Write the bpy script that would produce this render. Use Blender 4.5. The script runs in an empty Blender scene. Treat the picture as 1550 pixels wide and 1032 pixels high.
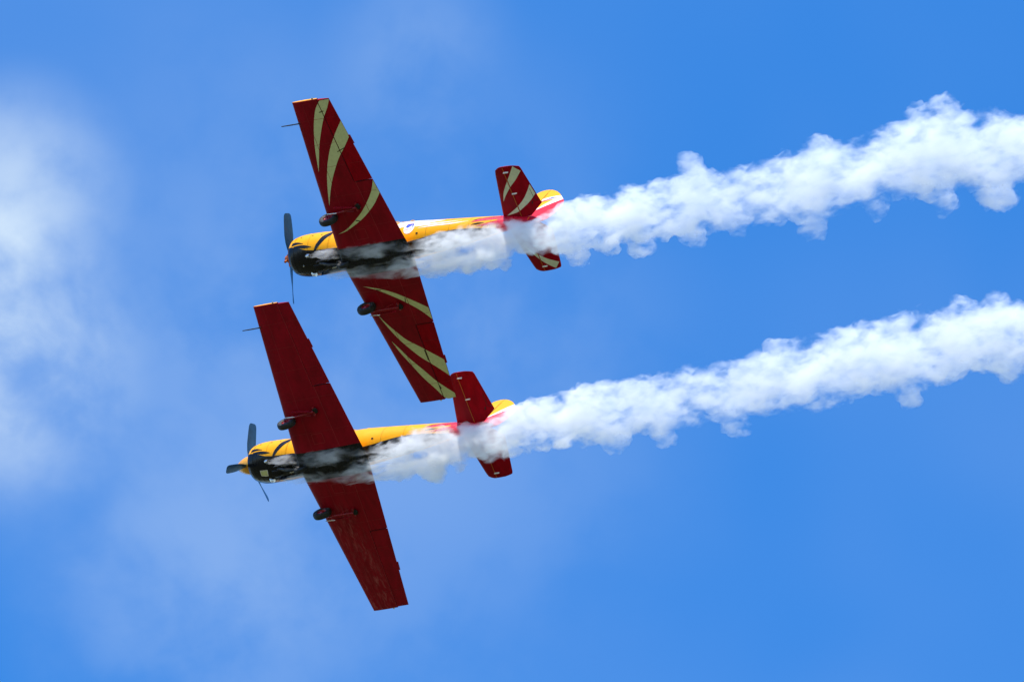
import bpy, bmesh, math, random
import numpy as np
from mathutils import Vector, Matrix, noise as mnoise

scene = bpy.context.scene
COL = scene.collection
R = math.radians

# ------------------------------------------------------------------ camera
ELEV = R(42)
CAM_POS = Vector((0, 0, 1.7))
M_CAM = Matrix(((1, 0, 0),
                (0, -math.sin(ELEV), -math.cos(ELEV)),
                (0, math.cos(ELEV), -math.sin(ELEV))))       # columns: right, up, back
cd = bpy.data.cameras.new('camera')
cam = bpy.data.objects.new('camera', cd)
COL.objects.link(cam)
cam.matrix_world = Matrix.Translation(CAM_POS) @ M_CAM.to_4x4()
cd.sensor_width = 36.0
cd.lens = 36.0 * 16500 / 1550
cd.clip_start = 1.0
cd.clip_end = 60000
scene.camera = cam

# ------------------------------------------------------------------ sun, sky, exposure
SUN = (M_CAM @ Vector((-.12, .95, -.20))).normalized()
sd = bpy.data.lights.new('sun', 'SUN')
sd.energy = 3.5
sd.angle = R(0.5)
sd.color = (1.0, .95, .86)
sun = bpy.data.objects.new('sun', sd)
COL.objects.link(sun)
sun.rotation_euler = SUN.to_track_quat('Z', 'Y').to_euler()

world = bpy.data.worlds.new("World")
scene.world = world
world.use_nodes = True
wt = world.node_tree
wt.nodes.clear()


def node(t, typ, loc=None, **kw):
    n = t.nodes.new(typ)
    for k, v in kw.items():
        setattr(n, k, v)
    return n


def math_node(t, op, a, b=None, c=None, clamp=False):
    n = t.nodes.new('ShaderNodeMath')
    n.operation = op
    n.use_clamp = clamp
    for i, v in enumerate((a, b, c)):
        if v is None:
            continue
        if isinstance(v, (int, float)):
            n.inputs[i].default_value = v
        else:
            t.links.new(v, n.inputs[i])
    return n.outputs[0]


def map_range(t, v, a, b, c, d, smooth=True):
    n = t.nodes.new('ShaderNodeMapRange')
    n.interpolation_type = 'SMOOTHSTEP' if smooth else 'LINEAR'
    t.links.new(v, n.inputs['Value'])
    for k, x in zip(('From Min', 'From Max', 'To Min', 'To Max'), (a, b, c, d)):
        n.inputs[k].default_value = x
    return n.outputs['Result']


def noise_node(t, vec, scale, detail=5, rough=.55, dist=0.0):
    n = t.nodes.new('ShaderNodeTexNoise')
    n.inputs['Scale'].default_value = scale
    n.inputs['Detail'].default_value = detail
    n.inputs['Roughness'].default_value = rough
    n.inputs['Distortion'].default_value = dist
    if vec is not None:
        t.links.new(vec, n.inputs['Vector'])
    return n.outputs['Fac']


def build_sky():
    t = wt
    sky = node(t, 'ShaderNodeTexSky')
    sky.sky_type = 'NISHITA'
    sky.sun_disc = False
    sky.sun_elevation = math.asin(SUN.z)
    sky.sun_rotation = math.atan2(SUN.x, SUN.y)
    sky.altitude = 100
    sky.air_density = 1.0
    sky.dust_density = 0.3
    sky.ozone_density = 2.0
    hs = node(t, 'ShaderNodeHueSaturation')
    hs.inputs['Hue'].default_value = .506
    hs.inputs['Saturation'].default_value = 1.39
    hs.inputs['Value'].default_value = 1.13
    t.links.new(sky.outputs[0], hs.inputs['Color'])
    tc = node(t, 'ShaderNodeTexCoord')
    D = tc.outputs['Generated']

    def dot(v):
        n = node(t, 'ShaderNodeVectorMath')
        n.operation = 'DOT_PRODUCT'
        t.links.new(D, n.inputs[0])
        n.inputs[1].default_value = v
        return n.outputs['Value']
    # thin high cloud: veils and wisps, thickest in the patch of sky west of the aircraft
    n1 = noise_node(t, D, 40.0, 5, .5, .35)
    n2 = noise_node(t, D, 120.0, 6, .52, .15)
    n3 = noise_node(t, D, 11.0, 3, .5, .2)
    clouds = 0.0
    def patch(direction, r0, r1, gain):
        d = Vector(direction).normalized()
        c = dot(d)
        # chord distance of the direction from the patch's middle, in radians
        dist = math_node(t, 'SQRT', math_node(t, 'MAXIMUM', math_node(t, 'MULTIPLY', math_node(t, 'SUBTRACT', 1.0, c), 2.0), 0.0))
        return math_node(t, 'MULTIPLY', map_range(t, dist, r0, r1, 1.0, 0.0), gain)
    west = M_CAM @ Vector((-.0470, .0130, -1))
    west_low = M_CAM @ Vector((-.0480, -.0020, -1))
    low = M_CAM @ Vector((-.030, -.026, -1))
    top = M_CAM @ Vector((-.0085, .0270, -1))
    mid = M_CAM @ Vector((-.018, -.004, -1))
    mask = patch(west, .001, .0145, .54)
    mask = math_node(t, 'ADD', mask, patch(west_low, .002, .0165, .66))
    mask = math_node(t, 'ADD', mask, patch(M_CAM @ Vector((-.0560, .0055, -1)), .004, .0145, .50))
    mask = math_node(t, 'ADD', mask, patch(low, .002, .020, .10))
    mask = math_node(t, 'ADD', mask, patch(top, .001, .011, .11))
    mask = math_node(t, 'ADD', mask, patch(mid, .006, .044, .15))
    w = math_node(t, 'ADD', math_node(t, 'MULTIPLY', n1, .60), math_node(t, 'MULTIPLY', n2, .40))
    w = map_range(t, w, .35, .60, .22, 1.20)
    far = map_range(t, n3, .45, .75, 0.0, .10)
    fac = math_node(t, 'ADD', math_node(t, 'MULTIPLY', mask, w), far, clamp=True)
    mix = node(t, 'ShaderNodeMix', data_type='RGBA')
    t.links.new(fac, mix.inputs[0])
    t.links.new(hs.outputs[0], mix.inputs[6])
    mix.inputs[7].default_value = (2.45, 3.05, 3.75, 1)
    bg = node(t, 'ShaderNodeBackground')
    bg.inputs['Strength'].default_value = 0.15
    out = node(t, 'ShaderNodeOutputWorld')
    t.links.new(mix.outputs[2], bg.inputs['Color'])
    t.links.new(bg.outputs[0], out.inputs['Surface'])


build_sky()
scene.view_settings.view_transform = 'Standard'
scene.view_settings.look = 'None'
scene.view_settings.exposure = 0.82
scene.view_settings.gamma = 1.0
scene.view_settings.use_curve_mapping = False
scene.render.engine = 'CYCLES'
scene.cycles.max_bounces = 24
scene.cycles.volume_bounces = 24
scene.cycles.diffuse_bounces = 4
scene.cycles.transparent_max_bounces = 48
scene.cycles.volume_step_rate = 1.0
scene.cycles.volume_max_steps = 512


# ------------------------------------------------------------------ materials
def new_mat(name):
    m = bpy.data.materials.new(name)
    m.use_nodes = True
    t = m.node_tree
    return m, t, t.nodes['Principled BSDF']


def mixc(t, fac, a, b, blend='MIX'):
    n = t.nodes.new('ShaderNodeMix')
    n.data_type = 'RGBA'
    n.blend_type = blend
    for i, v in ((0, fac), (6, a), (7, b)):
        if isinstance(v, (int, float)):
            n.inputs[i].default_value = v
        elif isinstance(v, (tuple, list)):
            n.inputs[i].default_value = tuple(v) + (1,) * (4 - len(v))
        else:
            t.links.new(v, n.inputs[i])
    return n.outputs[2]


def scaled(t, s):
    tc = t.nodes.new('ShaderNodeTexCoord')
    mp = t.nodes.new('ShaderNodeMapping')
    mp.inputs['Scale'].default_value = s
    t.links.new(tc.outputs['Object'], mp.inputs['Vector'])
    return mp.outputs[0]


def paint(name, col, rough=.3, var=.12, spec=.4, scale=(1.5, .6, 1.5), metal=0.0, coat=0.0):
    m, t, b = new_mat(name)
    v = scaled(t, scale)
    n = noise_node(t, v, 2.5, 5, .6)
    n2 = noise_node(t, v, 17.0, 3, .6)
    f = math_node(t, 'ADD', math_node(t, 'MULTIPLY', n, .7), math_node(t, 'MULTIPLY', n2, .3))
    f = map_range(t, f, .3, .7, 0, 1)
    dark = tuple(c * (1 - var) for c in col)
    lite = tuple(min(1, c * (1 + var)) for c in col)
    c = mixc(t, f, dark, lite)
    t.links.new(c, b.inputs['Base Color'])
    t.links.new(map_range(t, n2, .3, .7, rough * .8, rough * 1.25), b.inputs['Roughness'])
    b.inputs['Specular IOR Level'].default_value = spec
    b.inputs['Metallic'].default_value = metal
    b.inputs['Coat Weight'].default_value = coat
    return m


def worn_red(name, col):
    """Red paint rubbed chalky in streaks that run along the span."""
    m, t, b = new_mat(name)
    v = scaled(t, (12.0, 2.6, 7.0))
    n = noise_node(t, v, 1.4, 6, .62, .6)
    v2 = scaled(t, (3.2, .5, 2.0))
    big = noise_node(t, v2, .9, 2, .5)
    tc = t.nodes.new('ShaderNodeTexCoord')
    sx = t.nodes.new('ShaderNodeSeparateXYZ')
    t.links.new(tc.outputs['Object'], sx.inputs[0])
    # the rubbed zone lies ahead of the aileron, from the wheel outwards
    zone = map_range(t, sx.outputs['Y'], -1.0, -1.9, 0, 1)
    zone2 = map_range(t, sx.outputs['X'], -1.25, -.80, 0, 1)
    zone3 = map_range(t, sx.outputs['X'], -.20, -.42, 0, 1)
    w = math_node(t, 'MULTIPLY', map_range(t, n, .46, .66, 0, 1), map_range(t, big, .40, .56, .3, 1))
    w = math_node(t, 'MULTIPLY', math_node(t, 'MULTIPLY', w, zone), math_node(t, 'MULTIPLY', zone2, zone3))
    base = mixc(t, map_range(t, noise_node(t, v2, 4.0, 4), .3, .7, 0, 1), tuple(c * .85 for c in col), tuple(c * 1.15 for c in col))
    c = mixc(t, math_node(t, 'MULTIPLY', w, .36), base, (.50, .17, .17))
    t.links.new(c, b.inputs['Base Color'])
    b.inputs['Roughness'].default_value = .45
    b.inputs['Specular IOR Level'].default_value = .12
    return m


RED = (.245, .0012, .0095)
M = {
    'red': paint('red_paint', RED, .42, .24, .12),
    'worn': worn_red('worn_red_paint', RED),
    'bright_red': paint('glossy_red_paint', (.62, .006, .030), .3, .06, .4),
    'backlit_fabric_red': paint('backlit_red_fabric', (.29, .0010, .0075), .6, .25, .06, scale=(3, 1.2, 3)),  # fabric skin; sunlight coming through it is put into the lighter base colour
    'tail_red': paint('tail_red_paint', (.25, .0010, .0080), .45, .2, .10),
    'gear_red': paint('gear_red_paint', (.26, .003, .010), .3, .08, .4),
    'yellow': paint('yellow_paint', (.88, .37, .0015), .38, .06, .14),
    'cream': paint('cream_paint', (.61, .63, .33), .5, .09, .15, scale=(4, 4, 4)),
    'pale_cream': paint('pale_cream_paint', (.62, .64, .45), .5, .09, .15, scale=(4, 4, 4)),
    'black': paint('black_paint', (.006, .006, .008), .28, .2, .22),
    'white': paint('white_paint', (.84, .82, .80), .35, .04, .4),
    'blue': paint('blue_paint', (.02, .06, .55), .35, .1, .4),
    'magenta': paint('crimson_lettering', (.50, .05, .22), .4, .1, .3),
    'orange': paint('orange_primer', (.50, .10, .006), .5, .1, .3),
    'seam': paint('panel_gap', (.05, .004, .006), .7, .1, .1),
    'dull_seam': paint('panel_line', (.34, .022, .028), .6, .1, .2),
    'dark_seam': paint('dark_gap', (.02, .022, .018), .7, .1, .1),
    'rubber': paint('tyre_rubber', (.022, .024, .025), .65, .2, .3),
    'steel': paint('bare_steel', (.55, .55, .56), .28, .1, .5, metal=.9),
    'dark_metal': paint('dark_metal', (.05, .05, .055), .4, .15, .5, metal=.6),
    'blade': paint('blade_paint', (.022, .085, .18), .42, .2, .3),
    'gold': paint('yellow_spinner_paint', (.80, .34, .006), .28, .06, .5, coat=.3),
    'engine': paint('engine_grey', (.06, .06, .06), .5, .3, .4),
}


def glass_mat():
    m, t, b = new_mat('canopy_glass')
    b.inputs['Base Color'].default_value = (.55, .65, .70, 1)
    b.inputs['Roughness'].default_value = .05
    b.inputs['Transmission Weight'].default_value = .85
    b.inputs['IOR'].default_value = 1.15
    return m


M['glass'] = glass_mat()


def rudder_mat():
    """Yellow above a rising white line, red below: bands along a slanted axis in the tail's own space."""
    m, t, b = new_mat('rudder_paint')
    tc = t.nodes.new('ShaderNodeTexCoord')
    sx = t.nodes.new('ShaderNodeSeparateXYZ')
    t.links.new(tc.outputs['Object'], sx.inputs[0])
    lo = math_node(t, 'ADD', sx.outputs['Z'], math_node(t, 'MULTIPLY', math_node(t, 'ADD', sx.outputs['X'], 5.45), .83))
    hi = math_node(t, 'ADD', sx.outputs['Z'], math_node(t, 'MULTIPLY', math_node(t, 'ADD', sx.outputs['X'], 5.45), 1.42))
    below = math_node(t, 'LESS_THAN', lo, .565)
    above = math_node(t, 'GREATER_THAN', hi, .635)
    c = mixc(t, above, (.84, .82, .80), (.88, .37, .0015))
    c = mixc(t, below, c, (.62, .006, .030))
    t.links.new(c, b.inputs['Base Color'])
    b.inputs['Roughness'].default_value = .4
    b.inputs['Specular IOR Level'].default_value = .14
    return m


M['rudder'] = rudder_mat()


# ------------------------------------------------------------------ mesh helpers
def link(name, bm, mats, parent=None, smooth=True, angle=40):
    me = bpy.data.meshes.new(name)
    bmesh.ops.recalc_face_normals(bm, faces=bm.faces) if smooth != 'keep' else None
    bm.to_mesh(me)
    bm.free()
    for m in (mats if isinstance(mats, (list, tuple)) else [mats]):
        me.materials.append(m)
    if smooth:
        for p in me.polygons:
            p.use_smooth = True
        me.set_sharp_from_angle(angle=R(angle))
    o = bpy.data.objects.new(name, me)
    COL.objects.link(o)
    if parent is not None:
        o.parent = parent
    return o


def loft(bm, rings, cap=True, mat=0, close=True):
    vs = [[bm.verts.new(p) for p in r] for r in rings]
    n = len(rings[0])
    for a, b in zip(vs, vs[1:]):
        for i in range(n if close else n - 1):
            j = (i + 1) % n
            f = bm.faces.new((a[i], a[j], b[j], b[i]))
            f.material_index = mat
    if cap:
        for r in (vs[0], vs[-1]):
            try:
                bm.faces.new(r).material_index = mat
            except ValueError:
                pass
    return vs


def tube(bm, path, rad, seg=10, mat=0):
    path = [Vector(p) for p in path]
    rads = rad if isinstance(rad, (list, tuple)) else [rad] * len(path)
    rings = []
    for i, p in enumerate(path):
        d = (path[min(i + 1, len(path) - 1)] - path[max(i - 1, 0)]).normalized()
        q = d.to_track_quat('Z', 'Y')
        rings.append([p + q @ Vector((rads[i] * math.cos(k * 2 * math.pi / seg), rads[i] * math.sin(k * 2 * math.pi / seg), 0)) for k in range(seg)])
    loft(bm, rings, True, mat)


def lathe(bm, prof, axis_o, axis_d, seg=28, mat=0, cap=False):
    """prof: (along, radius) pairs about an axis."""
    o = Vector(axis_o)
    q = Vector(axis_d).normalized().to_track_quat('Z', 'Y')
    rings = [[o + q @ Vector((max(r, 1e-4) * math.cos(k * 2 * math.pi / seg), max(r, 1e-4) * math.sin(k * 2 * math.pi / seg), a)) for k in range(seg)] for a, r in prof]
    loft(bm, rings, cap, mat)


def box(bm, c, s, mat=0, rot=None):
    m = Matrix.Translation(c) @ (rot.to_4x4() if rot is not None else Matrix()) @ Matrix.Diagonal((*s, 1))
    r = bmesh.ops.create_cube(bm, size=1, matrix=m)
    for f in {f for v in r['verts'] for f in v.link_faces}:
        f.material_index = mat


def smooth_poly(pl, n):
    """n points on a Catmull-Rom curve through the listed ones."""
    p = np.array(pl, float)
    p = np.vstack([2 * p[0] - p[1], p, 2 * p[-1] - p[-2]])
    seg = len(p) - 3
    out = []
    for i in range(n):
        u = i / (n - 1) * seg
        k = min(int(u), seg - 1)
        t = u - k
        a, b, c, d = p[k:k + 4]
        out.append(.5 * (2 * b + (c - a) * t + (2 * a - 5 * b + 4 * c - d) * t * t + (3 * b - a - 3 * c + d) * t ** 3))
    return out


def ladder(bm, left, right, surf, mat=0, n=48, m=6):
    """A painted marking: quads between two edges of a shape, laid on the surface surf(u, v)."""
    l, r = smooth_poly(left, n), smooth_poly(right, n)
    g = [[bm.verts.new(surf(*(l[i] + (r[i] - l[i]) * (j / m)))) for j in range(m + 1)] for i in range(n)]
    for i in range(n - 1):
        for j in range(m):
            bm.faces.new((g[i][j], g[i][j + 1], g[i + 1][j + 1], g[i + 1][j])).material_index = mat


def line(bm, pts, width, surf, mat=0, n=None):
    """A thin painted or pressed line along a polyline on the surface, width in metres."""
    n = n or 2
    P = []
    for a, b in zip(pts, pts[1:]):
        for i in range(n):
            P.append(Vector(surf(*(np.array(a) + (np.array(b) - np.array(a)) * i / n))))
    P.append(Vector(surf(*pts[-1])))
    prev = None
    for i, p in enumerate(P):
        d = (P[min(i + 1, len(P) - 1)] - P[max(i - 1, 0)]).normalized()
        s = d.cross(surf.up).normalized() * width / 2
        cur = (bm.verts.new(p - s), bm.verts.new(p + s))
        if prev:
            bm.faces.new((prev[0], prev[1], cur[1], cur[0])).material_index = mat
        prev = cur


class Surf:
    def __init__(self, f, up):
        self.f, self.up = f, Vector(up)

    def __call__(self, u, v):
        return self.f(u, v)


# ------------------------------------------------------------------ the shape of the aircraft (x forward, y to port, z up)
FUS = np.array([[1.74, 0, .40, .40], [1.725, 0, .435, .435], [1.69, 0, .47, .47], [1.62, 0, .505, .505], [1.52, 0, .532, .532], [1.38, 0, .553, .553],
                [1.2, 0, .565, .565], [.75, 0, .56, .56], [.4, -.015, .53, .58], [0, -.03, .5, .6], [-1, -.05, .5, .62], [-2, -.02, .47, .58],
                [-3, .03, .38, .46], [-4, .10, .27, .35], [-5, .17, .14, .25], [-5.38, .2, .06, .18]])


def sec(x):
    return [float(np.interp(-x, -FUS[:, 0], FUS[:, i])) for i in (1, 2, 3)]


def fpoint(x, th, off=0.0):
    zc, a, b = sec(x)
    t = R(th)
    return Vector((x, (a + off) * math.sin(t), zc - (b + off) * math.cos(t)))


F_SURF = Surf(lambda x, th: fpoint(x, th, .004), (0, 1, -.6))
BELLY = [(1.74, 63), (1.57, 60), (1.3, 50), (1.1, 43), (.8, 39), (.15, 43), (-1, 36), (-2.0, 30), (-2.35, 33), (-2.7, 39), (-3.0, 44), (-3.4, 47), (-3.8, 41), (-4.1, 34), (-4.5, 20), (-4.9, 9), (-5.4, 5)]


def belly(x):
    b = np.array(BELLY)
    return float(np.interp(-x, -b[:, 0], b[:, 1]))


def body_shell(bm, x0, x1, nx, red_from=None):
    """Skin between two stations; columns of quads follow the edge of the black belly. materials: 0 yellow, 1 black, 2 red"""
    xs = list(np.linspace(x0, x1, nx))
    xs = sorted(set([round(float(x), 4) for x in xs] + [round(float(x), 4) for x in FUS[:, 0] if x1 < x < x0]), reverse=True)
    rows = []
    for x in xs:
        tb = belly(x)
        ths = list(np.linspace(-tb, tb, 21)) + list(np.linspace(tb, 360 - tb, 45))[1:-1]
        rows.append([bm.verts.new(fpoint(x, t)) for t in ths])
    n = len(rows[0])
    for k, (a, b) in enumerate(zip(rows, rows[1:])):
        xm = (xs[k] + xs[k + 1]) / 2
        for i in range(n):
            j = (i + 1) % n
            f = bm.faces.new((a[i], a[j], b[j], b[i]))
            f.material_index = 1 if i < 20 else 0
            if red_from is not None and xm < red_from:
                f.material_index = 2
    return rows


def wing_z(y):
    return -.694 + .403 * abs(y) / 4.65


def wing_le(y):
    return -.274 * abs(y) / 4.65


def wing_ch(y):
    return 2.188 + (1.115 - 2.188) * abs(y) / 4.65


def foil(c, t):
    """NACA half thickness at chord fraction c, for thickness t (of chord 1)."""
    c = min(max(c, 0), 1)
    return 5 * t * (.2969 * math.sqrt(c) - .126 * c - .3516 * c * c + .2843 * c ** 3 - .1036 * c ** 4) + .0025 * c


def wing_t(y):
    return .145 + (.10 - .145) * abs(y) / 4.65


def camber(c):
    return .018 * 4 * c * (1 - c)


def wing_pt(y, c, side):
    """side +1 upper, -1 lower"""
    ch = wing_ch(y)
    z = wing_z(y) + ch * (camber(c) + side * foil(c, wing_t(y)) * (1.0 if side > 0 else .85))
    return Vector((wing_le(y) - c * ch, y, z))


def wing_ring(y, c0, c1, n=18):
    cs = [c0 + (c1 - c0) * (.5 - .5 * math.cos(math.pi * i / n)) for i in range(n + 1)] if c0 == 0 else list(np.linspace(c0, c1, n + 1))
    up = [wing_pt(y, c, 1) for c in cs]
    lo = [wing_pt(y, c, -1) for c in cs]
    return up + lo[::-1][(0 if c1 < 1 else 0):(-1 if c0 == 0 else None)]


W_SURF = {s: Surf(lambda y, c, s=s: wing_pt(s * y, c, -1) + Vector((0, 0, -.004)), (0, 0, 1)) for s in (1, -1)}
L_SURF = {s: Surf(lambda y, c, s=s: wing_pt(s * y, c, -1) + Vector((0, 0, -.008)), (0, 0, 1)) for s in (1, -1)}
HINGE = .68
AIL0 = 2.215

# edges of the cream flashes, (span, chord fraction), as painted on the aircraft
FLASH = {
    1: [([(4.60, .735), (4.37, .54), (3.994, .374), (3.568, .254), (3.179, .182), (2.655, .117)],
         [(4.60, 1.0), (4.362, .839), (4.122, .659), (3.793, .484), (3.334, .3), (2.655, .119)]),
        ([(3.957, .999), (3.648, .754), (3.286, .526), (2.914, .367), (2.534, .254), (2.104, .169), (1.679, .108)],
         [(3.49, .999), (3.227, .803), (2.952, .599), (2.67, .445), (2.342, .303), (2.008, .195), (1.679, .110)]),
        ([(2.18, .996), (1.921, .893), (1.679, .768), (1.403, .604), (1.194, .453), (.973, .271), (.852, .11)],
         [(1.802, .996), (1.525, .829), (1.334, .688), (1.168, .546), (1.029, .392), (.912, .247), (.852, .112)])],
    -1: [([(.755, .131), (.906, .347), (1.094, .529), (1.344, .708), (1.558, .857), (1.748, .988)],
          [(.755, .133), (.966, .333), (1.215, .504), (1.495, .679), (1.817, .858), (2.127, .996)]),
         ([(1.648, .125), (1.984, .195), (2.338, .305), (2.621, .417), (2.894, .599), (3.14, .773), (3.43, .996)],
          [(1.648, .127), (2.049, .177), (2.49, .262), (2.816, .363), (3.199, .518), (3.544, .736), (3.93, .996)]),
         ([(2.582, .123), (2.863, .206), (3.211, .303), (3.603, .462), (4.008, .641), (4.27, .814), (4.50, .996)],
          [(2.582, .125), (2.967, .173), (3.351, .258), (3.843, .386), (4.27, .56), (4.62, .735), (4.62, .996)])],
}
# tail flashes, (x, y)
TFLASH = {
    1: [([(-5.491, 1.575), (-5.276, 1.298), (-5.076, 1.053), (-4.927, .84), (-4.834, .618)],
         [(-5.67, 1.41), (-5.447, 1.193), (-5.215, 1.012), (-4.986, .792), (-4.838, .618)]),
        ([(-5.765, .986), (-5.605, .776), (-5.402, .571), (-5.151, .392), (-4.774, .193)],
         [(-5.82, .687), (-5.588, .503), (-5.379, .377), (-5.133, .257), (-4.778, .193)])],
    -1: [([(-4.92, -.80), (-5.02, -.90), (-5.144, -1.028), (-5.377, -1.222), (-5.685, -1.388)],
          [(-4.92, -.82), (-5.03, -.99), (-5.106, -1.122), (-5.286, -1.346), (-5.527, -1.555)])],
}


def aileron_split(bm, s, keep_wing):
    """Cut markings at the aileron hinge; keep the wing's or the aileron's share."""
    c = HINGE - .004 if keep_wing else HINGE + .004
    p = wing_pt(s * AIL0, c, -1)
    q = wing_pt(s * 4.65, c, -1)
    d = (q - p).normalized()
    nrm = Vector((-d.y, d.x, 0)) * s            # towards the nose
    if nrm.x < 0:
        nrm = -nrm
    bmesh.ops.bisect_plane(bm, geom=bm.verts[:] + bm.edges[:] + bm.faces[:], plane_co=p, plane_no=nrm,
                           clear_inner=keep_wing, clear_outer=not keep_wing)


def join_into(bm, other):
    me = bpy.data.meshes.new('tmp')
    other.to_mesh(me)
    other.free()
    bm.from_mesh(me)
    bpy.data.meshes.remove(me)


def make_wing(root, s, striped, worn):
    red = M['worn'] if worn else M['red']
    mats = [red, M['yellow'], M['cream'], M['seam'], M['dull_seam'], M['dark_seam'], M['black']]
    bm = bmesh.new()
    ys = [0.0, .43, 1.0, 1.6, AIL0 - .006]
    loft(bm, [wing_ring(s * y, 0, 1) for y in ys], True)
    ys = [AIL0 - .006, 2.8, 3.4, 4.0, 4.5, 4.62]
    outer = [wing_ring(s * y, 0, HINGE - .004) for y in ys]
    # the tip cap, a shallow rounding
    last = outer[-1]
    mid = Vector((0, 0, wing_z(4.65) + .018))
    cap = []
    for k, (dy, f) in enumerate(((.020, .93), (.032, .78), (.037, .5))):
        cap.append([Vector((p.x, s * (4.62 + dy), (mid.z + (p.z - mid.z) * f))) for p in last])
    loft(bm, outer + cap, True)
    bm.normal_update()
    bmesh.ops.recalc_face_normals(bm, faces=bm.faces)
    for f in bm.faces:
        if f.normal.z > .05 or (abs(f.calc_center_median().y) > 4.60 and f.normal.z > -.12 and abs(f.normal.y) > .3):
            f.material_index = 1
    for f in bm.faces:
        if abs(f.calc_center_median().y) < .43 and f.normal.z < .05:
            f.material_index = 6
    marks = bmesh.new()
    if striped:
        for k, (l, r) in enumerate(FLASH[s]):
            b2 = bmesh.new()
            ladder(b2, l, r, W_SURF[s], 2)
            inner_only = (s == 1 and k == 2) or (s == -1 and k == 0)
            if not inner_only:
                aileron_split(b2, s, True)
            join_into(marks, b2)
    # seams: spanwise spars, ribs, the flap
    lsurf = L_SURF[s]
    line(marks, [(.45, .30), (4.6, .27)], .008, lsurf, 4, 12)
    line(marks, [(.45, .70), (AIL0, .70)], .014, lsurf, 4, 8)
    for y in (.95, 1.9, 2.75, 3.4, 4.1):
        line(marks, [(y, .04), (y, .66 if y > AIL0 else .97)], .006, lsurf, 4, 10)
    line(marks, [(AIL0, HINGE), (AIL0, .985)], .022, lsurf, 3, 4)
    line(marks, [(AIL0 + .02, HINGE - .006), (4.62, HINGE - .006)], .012, lsurf, 3 if striped else 4, 14)
    # inspection panel outlined beside the fuselage
    for a, b in (((.62, .36), (.62, .52)), ((.62, .52), (.90, .52)), ((.90, .52), (.90, .36)), ((.90, .36), (.62, .36))):
        line(marks, [a, b], .012, lsurf, 4, 3)
    if striped:
        # brackets and drain marks that show dark on the cream
        if s == 1:
            line(marks, [(4.28, .60), (4.30, .72)], .02, lsurf, 5)
            line(marks, [(3.12, .62), (3.20, .79)], .02, lsurf, 5)
            line(marks, [(1.12, .50), (1.16, .44)], .03, lsurf, 5)
        else:
            line(marks, [(3.02, .66), (3.36, .66)], .02, lsurf, 5)
            line(marks, [(.93, .31), (.97, .37)], .02, lsurf, 5)
            line(marks, [(1.32, .68), (1.46, .66)], .02, lsurf, 5)
            line(marks, [(4.18, .68), (4.30, .70)], .03, lsurf, 5)
    join_into(bm, marks)
    w = link('wing', bm, mats, root, 'keep')
    # aileron
    bm = bmesh.new()
    ys = [AIL0 + .012, 2.8, 3.4, 4.0, 4.5, 4.625]
    loft(bm, [wing_ring(s * y, HINGE + .004, 1.0, 8) for y in ys], True)
    bmesh.ops.recalc_face_normals(bm, faces=bm.faces)
    for f in bm.faces:
        if f.normal.z > .3:
            f.material_index = 1
    if striped:
        for k, (l, r) in enumerate(FLASH[s]):
            if (s == 1 and k == 2) or (s == -1 and k == 0):
                continue
            b2 = bmesh.new()
            ladder(b2, l, r, W_SURF[s], 2)
            aileron_split(b2, s, False)
            join_into(bm, b2)
    line(bm, [(2.75, .72), (2.75, .97)], .006, lsurf, 4, 3)
    line(bm, [(4.1, .72), (4.1, .97)], .006, lsurf, 4, 3)
    a = link('aileron', bm, ([M['backlit_fabric_red']] if striped else [M['red']]) + mats[1:], w, 'keep')
    # trim tab standing out behind the aileron
    bm = bmesh.new()
    r0 = []
    for y in (3.275, 3.53):
        p = wing_pt(s * y, 1.0, -1)
        r0.append([p + Vector((.02, 0, .006)), p + Vector((.02, 0, -.006)), p + Vector((-.045, 0, -.003)), p + Vector((-.045, 0, .003))])
    loft(bm, r0)
    link('trim_tab', bm, M['red'], w, True)
    # navigation light on the tip
    bm = bmesh.new()
    p = wing_pt(s * 4.655, .55, -1)
    lathe(bm, [(-.02, .03), (.02, .028), (.045, .018), (.055, .002)], p + Vector((0, 0, .05)), (0, s, 0), 12)
    link('navigation_light', bm, M['steel'], w)
    return w


def make_pitot(w):
    bm = bmesh.new()
    y = 4.06
    p = wing_pt(y, .02, -1)
    tube(bm, [p + Vector((-.04, 0, 0)), p + Vector((.03, 0, -.015)), p + Vector((.30, 0, -.02)), p + Vector((.53, 0, -.022))], [.022, .018, .014, .010], 10)
    tube(bm, [p + Vector((.18, 0, -.02)), p + Vector((.53, 0, -.022))], [.019, .013], 10)
    link('pitot_tube', bm, M['dark_metal'], w)


# tailplane outline in plan: leading edge, trailing edge by span
def tail_le(y):
    y = abs(y)
    return float(np.interp(y, [0, .18, 1.40, 1.52, 1.575, 1.60], [-4.60, -4.63, -4.895, -4.935, -5.02, -5.10]))


def tail_te(y):
    y = abs(y)
    return float(np.interp(y, [.085, .395, 1.50, 1.56, 1.60], [-5.46, -5.895, -5.70, -5.66, -5.42]))


TAIL_Z = .26
TAIL_HINGE = -5.196


def tail_thick(x, y):
    le = tail_le(y)
    te = tail_te(max(abs(y), .395))
    c = (le - x) / (le - te)
    return max(foil(c, .09) * (le - te), .004)


T_SURF = {s: Surf(lambda x, y, s=s: Vector((x, y, TAIL_Z - tail_thick(x, y) - .004)), (0, 0, 1)) for s in (1, -1)}
TL_SURF = Surf(lambda x, y: Vector((x, y, TAIL_Z - tail_thick(x, y) - .008)), (0, 0, 1))


def tail_ring(y, x0, x1, n=12):
    t = [.5 - .5 * math.cos(math.pi * i / n) for i in range(n + 1)]
    xs = [x0 + (x1 - x0) * u for u in t]
    up = [Vector((x, y, TAIL_Z + tail_thick(x, y))) for x in xs]
    lo = [Vector((x, y, TAIL_Z - tail_thick(x, y))) for x in xs]
    return up + lo[::-1]


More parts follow.
